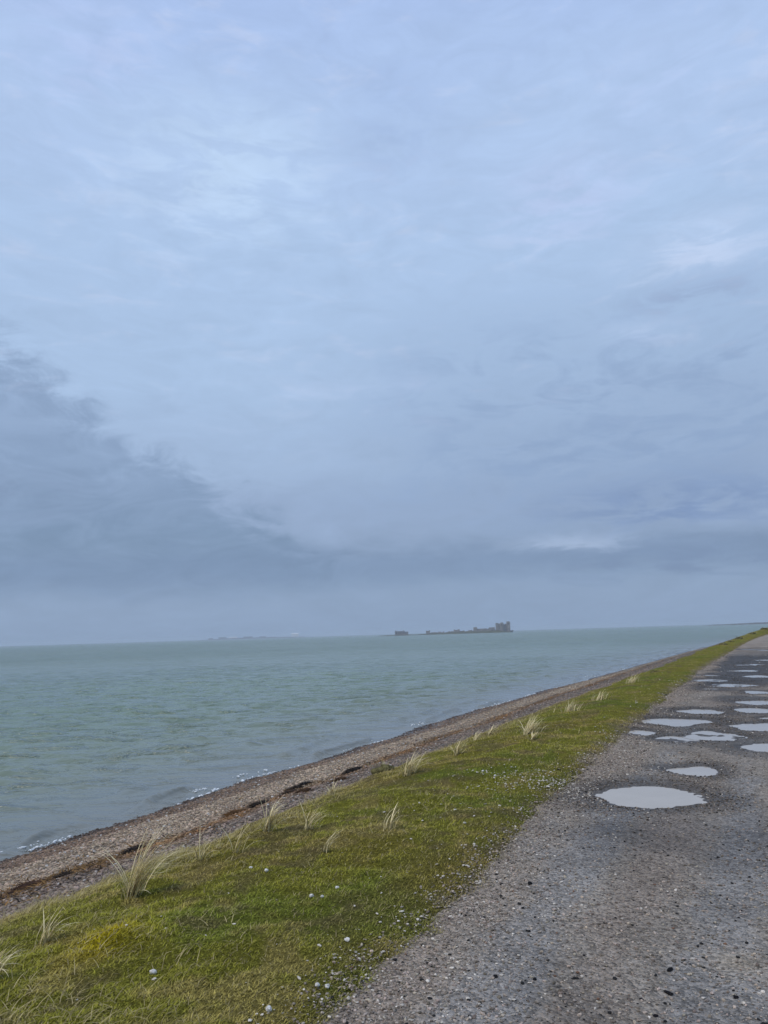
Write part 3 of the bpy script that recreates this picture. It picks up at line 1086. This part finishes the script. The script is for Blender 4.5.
for i, (s, t, lx, ly, lz, c, lab) in enumerate(WEED):
    g = np.random.default_rng(700 + i)
    x, y = to_world(s, t)
    z = float(beach_z(np.array([x]), np.array([y]), np.array([s]), np.array([t]))[0])
    lz *= .6
    lx *= .72
    ly *= .72
    root = empty('seaweed_heap', (float(x), float(y), z), math.atan2(1, .48) + .25 * (g.random() - .5))
    tag(root, lab, 'seaweed', 'seaweed heaps on the tide line')
    lump_mesh('weed_mass', lx, ly, lz, c, 710 + i, M_WEED, root, .85)
    n = 240
    ra = g.random(n) * 6.283
    rr = np.sqrt(g.random(n)) * 1.35
    rt = np.stack([lx * rr * np.cos(ra), ly * rr * np.sin(ra), lz * np.sqrt(np.clip(1 - rr ** 2, 0, 1))], 1)
    c0 = np.array(c) * (.6 + 1.2 * g.random((n, 1)))
    Vb, Fb, Cb = blades(rt, ra + .8 * g.normal(size=n), 1.15 + .35 * g.random(n), .5 + .6 * g.random(n), .05 + .10 * g.random(n), .010 + .010 * g.random(n), c0, 4)
    mesh_np('fronds', Vb, Fb, M_WEED, Cb, parent=root)

# the thin brown line of weed that runs along the beach
g = np.random.default_rng(33)
s, t = scatter(15000, 3.0, 60, 0, 1, 1.5, g)
mid_t = 5.35 + .45 * fbm(s * .5, s * 0 + 1.7, 3, 140) + np.interp(s, [0, 20, 30, 45, 80], [0, .35, .1, -.2, -.6])
t = mid_t + np.where(g.random(len(s)) < .7, .20, .55) * g.normal(size=len(s))
pk = fbm(s * .8, s * 0 + 4.4, 3, 141)
keep = g.random(len(s)) < .35 + 2.2 * np.clip(pk, -.15, .4)
s, t = s[keep], t[keep]
x, y = to_world(s, t)
n = len(s)
c0 = np.array([.185, .105, .038]) * (.35 + 1.1 * g.random((n, 1)))
dk = g.random(n) < .28
c0[dk] = np.array([.022, .016, .012])
lod = 1 + s * .03
Vb, Fb, Cb = blades(np.stack([x, y, beach_z(x, y, s, t) + .012], 1), g.random(n) * 6.283, 1.25 + .3 * g.random(n), .2 + .4 * g.random(n), (.05 + .10 * g.random(n)) * lod, (.008 + .010 * g.random(n)) * lod, c0, 3)
wk = mesh_np('seaweed_wrack', Vb, Fb, M_WEED, Cb)
tag(wk, 'thin brown line of dried seaweed strands along the beach', 'seaweed', kind='stuff')

# foam where wavelets break
g = np.random.default_rng(44)
fp = []
for (s, t, ls, lt, m) in ((8.72, .28, .22, .03, 60), (9.2, .45, .12, .025, 14), (13.1, .35, .14, .05, 24), (14.6, .45, .10, .04, 8), (15.2, .3, .08, .05, 10),
                          (19.6, .35, .2, .08, 24), (23.9, .4, .2, .1, 20), (31, .4, .2, .12, 20), (48, .5, .3, .2, 12)):
    fp.append(np.stack([s + ls * g.normal(size=m), float(water_t(np.array(s))) + t + lt * g.normal(size=m)], 1))
ss = 8 * (7.0 ** g.random(900))
ok = fbm(ss * 1.1, ss * 0 + 2.2, 3, 150) > .06
ss = ss[ok]
fp.append(np.stack([ss, water_t(ss) - .02 + .035 * g.normal(size=len(ss)) + .12 * fbm(ss * 2.5, ss * 0, 2, 151)], 1))
fp = np.concatenate(fp)
x, y = to_world(fp[:, 0], fp[:, 1])
n = len(x)
zf = np.maximum(SEA + .02, beach_z(x, y, fp[:, 0], fp[:, 1]) + .01)
fo = stones('foam', np.stack([x, y, zf], 1), (.008 + .020 * g.random(n) ** 2) * (1 + fp[:, 0] * .015), np.full((n, 3), .75), flat=.5, sink=.3, mat=M_FOAM, seed=5)
tag(fo, 'white foam where wavelets break on the shingle', 'foam', kind='stuff')


# ------------------------------------------------------------------ single stones worth naming
def lone_stone(name, s, t, size, colr, label, cat, group, seed, flat=.75, stretch=1.0):
    g = np.random.default_rng(seed)
    v, fx = ico(2)
    v = v * (1 + .30 * (g.random((len(v), 1)) - .5)) * (1 + .9 * fbm(v[:, 0] * 1.2 + seed, v[:, 1] * 1.2 + v[:, 2] * .9, 2, seed)[:, None])
    v = v * np.array([size * 1.15 * stretch, size * .9, size * flat])
    v[:, 2] += size * flat * .6
    x, y = to_world(s, t)
    A = [np.array([q]) for q in (float(x), float(y), float(s), float(t))]
    z = float((turf_z(*A) + .006 if t > float(road_edge(s)) else road_z(*A))[0])
    o = mesh_np(name, v, fx, M_STONE, np.tile(np.array(colr), (len(v), 1)) * (.75 + .35 * g.random((len(v), 1))), smooth=False)
    o.location = (float(x), float(y), z)
    o.rotation_euler = (0, 0, g.random() * 6.28)
    tag(o, label, cat, group)


WHITE = [
    (3.43, 1.17, .014, 'white stone alone on the green turf, nearest the left corner'),
    (3.33, .44, .015, 'white stone on the turf at the bottom edge of the photo'),
    (4.69, 1.49, .014, 'white stone in the fresh green patch behind the thin tuft'),
    (4.86, 1.75, .013, 'pale flat stone by the bare earth hollow on the bank'),
    (4.61, .91, .011, 'small white stone on turf, farthest of a loose trio'),
    (4.43, .97, .012, 'flat white stone, left one of a loose trio on turf'),
    (4.42, .89, .010, 'small white stone, right one of a loose trio on turf'),
    (3.58, .37, .011, 'white stone, left of a touching pair near the bottom edge'),
    (3.60, .33, .011, 'white stone, right of a touching pair near the bottom edge'),
    (4.01, .48, .013, 'white stone on thin brown turf beside the chippings'),
    (6.68, 1.01, .013, 'white stone alone on green turf level with the middle tufts'),
    (8.05, 1.13, .014, 'white stone on turf just short of the shell patch'),
    (8.27, 1.35, .013, 'white stone farthest out on turf beyond the shell patch'),
    (6.23, .74, .012, 'white stone below the shell cluster on dark green turf'),
]
for i, (s, t, sz, lab) in enumerate(WHITE):
    lone_stone('white_stone', s, t, sz, (.72, .70, .66), lab, 'stone', 'white stones on the turf', 800 + i)
COAL = [
    (5.26, -.09, .020, 1.8, 'long black lump lying at the track edge, farthest of the dark lumps'),
    (4.00, -.31, .016, 1.0, 'rounded black lump on the smooth grey wheel track'),
    (4.05, -.48, .013, 1.2, 'smaller black lump right of the rounded one'),
    (4.17, -1.05, .018, 1.9, 'long black chip in the middle of the track foreground'),
    (3.97, -1.02, .012, 1.2, 'black chip nearest the bottom edge of the photo'),
    (4.21, -1.32, .014, 1.1, 'black lump below the tan patch on the track'),
    (4.38, -1.03, .016, 1.8, 'slim black chip beyond the long one in mid track'),
    (4.55, -.30, .011, 1.3, 'little black chip on grey gravel beyond the rounded lump'),
]
for i, (s, t, sz, st, lab) in enumerate(COAL):
    lone_stone('black_stone', s, t, sz * .72, (.016, .016, .018), lab, 'stone', 'black stones on the track', 840 + i, .6, st)


# ------------------------------------------------------------------ far away: island with a ruined castle, low coast, spit
M_RUIN = simple_mat('ruin_stone', (.25, .225, .21), .9, .3, .35)
M_GRASS_FAR = simple_mat('island_turf', (.085, .085, .045), .95, .3, .05)
M_ROCK = simple_mat('shore_rock', (.10, .09, .08), .9, .3, .2)
M_DARK = simple_mat('opening', (.02, .02, .022), .9, .1, 1)
M_WHITE = simple_mat('white_render', (.78, .78, .76), .8, .08, .5)
M_GREYW = simple_mat('grey_render', (.24, .23, .23), .9, .2, .5)
M_SLATE = simple_mat('slate', (.11, .115, .125), .7, .2, .8)


def mass(name, x0, x1, yc, hw, prof, mat, seed, n=90, m=14):
    """low land: ridge line given by prof [(u, height)], falling to below the water on both sides"""
    u = np.linspace(0, 1, n)
    v = np.linspace(-1, 1, m)
    Uu, Vv = np.meshgrid(u, v, indexing='ij')
    hh = np.interp(Uu, [p[0] for p in prof], [p[1] for p in prof])
    X = x0 + (x1 - x0) * Uu
    Y = yc + hw * Vv * (.5 + .5 * np.sin(np.pi * np.clip(Uu, .02, .98)))
    Z = SEA - .8 + (hh + .8) * (1 - np.abs(Vv) ** 3) * (1 + .5 * fbm(X * .06, Y * .06, 3, seed))
    return mesh_np(name, np.stack([X.ravel(), Y.ravel(), Z.ravel()], 1), grid_faces(n, m), mat)


def boxes(name, bl, mat, parent=None, rag=0.0, seed=0):
    """list of (cx, cy, z0, wx, wy, h) as one part; rag roughens the wall tops"""
    g = random.Random(seed)
    bm = bmesh.new()
    for (cx, cy, z0, wx, wy, h) in bl:
        nx = max(1, int(wx / 1.5)) if rag else 1
        x0 = cx - wx / 2
        for i in range(nx):
            top = h - (g.random() * rag if rag else 0)
            a, bq = x0 + wx * i / nx, x0 + wx * (i + 1) / nx
            vv = [bm.verts.new(c) for c in ((a, cy - wy / 2, z0), (bq, cy - wy / 2, z0), (bq, cy + wy / 2, z0), (a, cy + wy / 2, z0),
                                            (a, cy - wy / 2, z0 + top), (bq, cy - wy / 2, z0 + top), (bq, cy + wy / 2, z0 + top), (a, cy + wy / 2, z0 + top))]
            for q in ((0, 1, 5, 4), (1, 2, 6, 5), (2, 3, 7, 6), (3, 0, 4, 7), (4, 5, 6, 7), (3, 2, 1, 0)):
                bm.faces.new([vv[k] for k in q])
    me = bpy.data.meshes.new(name)
    bm.to_mesh(me)
    bm.free()
    me.materials.append(mat)
    o = bpy.data.objects.new(name, me)
    COL.objects.link(o)
    if parent:
        o.parent = parent
    return o


def pitched(name, cx, cy, z0, wx, wy, rise, mat, parent):
    bm = bmesh.new()
    a, c = wx / 2 + .3, wy / 2 + .3
    p = [bm.verts.new(q) for q in ((cx - a, cy - c, z0), (cx + a, cy - c, z0), (cx + a, cy + c, z0), (cx - a, cy + c, z0), (cx - a, cy, z0 + rise), (cx + a, cy, z0 + rise))]
    for q in ((0, 1, 5, 4), (2, 3, 4, 5), (0, 4, 3), (1, 2, 5), (3, 2, 1, 0)):
        bm.faces.new([p[k] for k in q])
    me = bpy.data.meshes.new(name)
    bm.to_mesh(me)
    bm.free()
    me.materials.append(mat)
    o = bpy.data.objects.new(name, me)
    COL.objects.link(o)
    o.parent = parent
    return o


isl = mass('island', -25, 215, 1205, 34, [(0, -.6), (.08, 1.0), (.18, 1.2), (.27, .8), (.36, 1.6), (.5, 2.6), (.62, 3.0), (.75, 3.6), (.84, 3.4), (.88, 1.0), (.92, -.6), (1, -.8)], M_GRASS_FAR, 200)
tag(isl, 'low grassy island offshore carrying the ruined castle', 'island', kind='structure')
cas = empty('ruined_castle', (176.5, 1200, .4))
tag(cas, 'ruined stone castle keep standing at the end of the low island', 'castle')
boxes('keep', [(-3.2, 0, -2, 9.5, 12, 14.5), (4.0, 1, -2, 5.2, 10, 13.2)], M_RUIN, cas, 1.6, 1)
boxes('corner_tower', [(-1.2, -6.6, -2, 3.4, 3.0, 16.0)], M_RUIN, cas, .9, 2)
boxes('corner_tower', [(9.1, -3.0, -2, 4.4, 8, 16.6)], M_RUIN, cas, .9, 3)
boxes('corner_tower', [(-8.7, -3.4, -2, 3.0, 6, 14.6)], M_RUIN, cas, .9, 4)
for (wx, wz, ww, wh) in ((-5.6, 8.5, .9, 2.2), (-5.6, 3.5, .9, 2.0), (-2.0, 8.8, .9, 2.2), (4.2, 7.5, 1.0, 2.4), (9.0, 9.5, .8, 2.0)):
    ydep = {-2.0: -8.13, 9.0: -7.03, 4.2: -4.03}.get(wx, -6.03)
    boxes('window', [(wx, ydep, wz, ww, .1, wh)], M_DARK, cas)
boxes('broken_wall', [(14.0, 0, -2, 5.0, 2.0, 4.2)], M_RUIN, cas, 2.0, 6)
cw = empty('curtain_wall', (150, 1196, 1.0))
tag(cw, 'long ruined curtain wall and gatehouse joined to the low side of the keep', 'castle wall')
boxes('wall', [(-1.0, 0, -2, 32, 2.2, 6.4)], M_RUIN, cw, 1.0, 7)
boxes('gatehouse', [(10.0, .5, -2, 8, 6, 8.2)], M_RUIN, cw, 1.6, 8)
boxes('wall_tower', [(-15.6, .3, -2, 5, 5, 9.0)], M_RUIN, cw, 1.2, 9)
boxes('archway', [(10.0, -2.56, -1.5, 2.2, .1, 3.4)], M_DARK, cw)
ow = empty('ruined_wall', (98, 1198, .4))
tag(ow, 'low broken outer wall running along the middle of the island', 'ruined wall')
boxes('wall', [(-16, 0, -2, 40, 2, 4.4), (20, 1, -2, 30, 2, 5.4)], M_RUIN, ow, 2.0, 11)
boxes('ruined_tower', [(-36, 0, -2, 6, 5, 6.8)], M_RUIN, ow, 1.5, 12)
boxes('ruined_tower', [(8, -1, -2, 9, 5, 7.0)], M_RUIN, ow, 1.5, 13)
rw = empty('house_row', (20.5, 1200, .2))
tag(rw, 'row of low houses at the near end of the castle island', 'house')
boxes('wall', [(-2, 0, -2, 15, 7, 5.2), (8.2, 0, -2, 5.2, 6, 4.2)], M_RUIN, rw)
pitched('roof', -2, 0, 3.2, 15, 7, 1.9, M_SLATE, rw)
pitched('roof', 8.2, 0, 2.2, 5.2, 6, 1.8, M_SLATE, rw)
boxes('chimney', [(-8, 0, 3.6, 1.0, 1.0, 2.6)], M_RUIN, rw)
boxes('chimney', [(4, 0, 3.6, 1.0, 1.0, 2.6)], M_RUIN, rw)
for wx in (-7, -3.5, 0, 3.2):
    boxes('window', [(wx, -3.53, 1.2, 1.1, .1, 1.4)], M_DARK, rw)

coast = mass('coastline', -1010, -360, 4000, 80, [(0, -1), (.15, 3.0), (.35, 6.0), (.55, 5.6), (.72, 4.2), (.86, 3.0), (1, -1)], M_ROCK, 210)
tag(coast, 'faint low coast across the water, fading in haze', 'coast', kind='structure')
TOWN = [  # x, width, depth, wall height, rise, material, label
    (-905, 22, 14, 4, 3, M_GREYW, 'first grey house at the seaward tip of the hazy coast'),
    (-845, 40, 14, 6, 4, M_GREYW, 'tall grey block on the hazy coast before the bright long building'),
    (-792, 42, 16, 8, 2, M_WHITE, 'long low white building in the middle of the hazy coast'),
    (-715, 46, 14, 6, 4, M_GREYW, 'grey terrace just past the long white building'),
    (-640, 30, 14, 5, 3, M_GREYW, 'grey house by itself on the low hazy shore'),
    (-474, 36, 20, 15, 5, M_WHITE, 'tall white building standing apart at the end of the hazy coast'),
]
for (hx, wx, wy, hh, rise, mt, lab) in TOWN:
    e = empty('house', (hx, 3985, 0.5))
    tag(e, lab, 'house', 'houses on the far coast')
    boxes('wall', [(0, 0, -2, wx, wy, hh + 2)], mt, e)
    pitched('roof', 0, 0, hh, wx, wy, rise, M_SLATE if mt is M_GREYW else M_WHITE, e)
spit = mass('spit', 600, 1100, 1500, 60, [(0, -.8), (.06, 1.2), (.2, 2.6), (.5, 3.6), (1, 4.5)], M_ROCK, 220)
tag(spit, 'thin dark spit of land at the horizon past the bank', 'spit', kind='structure')

# ------------------------------------------------------------------ damp sea air
HAZE = 2.7e-4
mh = bpy.data.materials.new('haze')
mh.use_nodes = True
hn = mh.node_tree
hn.nodes.remove(hn.nodes['Principled BSDF'])
pv = hn.nodes.new('ShaderNodeVolumePrincipled')
pv.inputs['Color'].default_value = (.74, .82, .95, 1)
pv.inputs['Density'].default_value = HAZE
pv.inputs['Density Attribute'].default_value = ''
pv.inputs['Anisotropy'].default_value = 0.0
hn.links.new(pv.outputs[0], hn.nodes['Material Output'].inputs['Volume'])
hz = boxes('haze', [(0, 0, -7.0, 34000, 34000, 33.0)], mh)
tag(hz, 'thin damp haze lying over the sea and the shore', 'haze', kind='stuff')
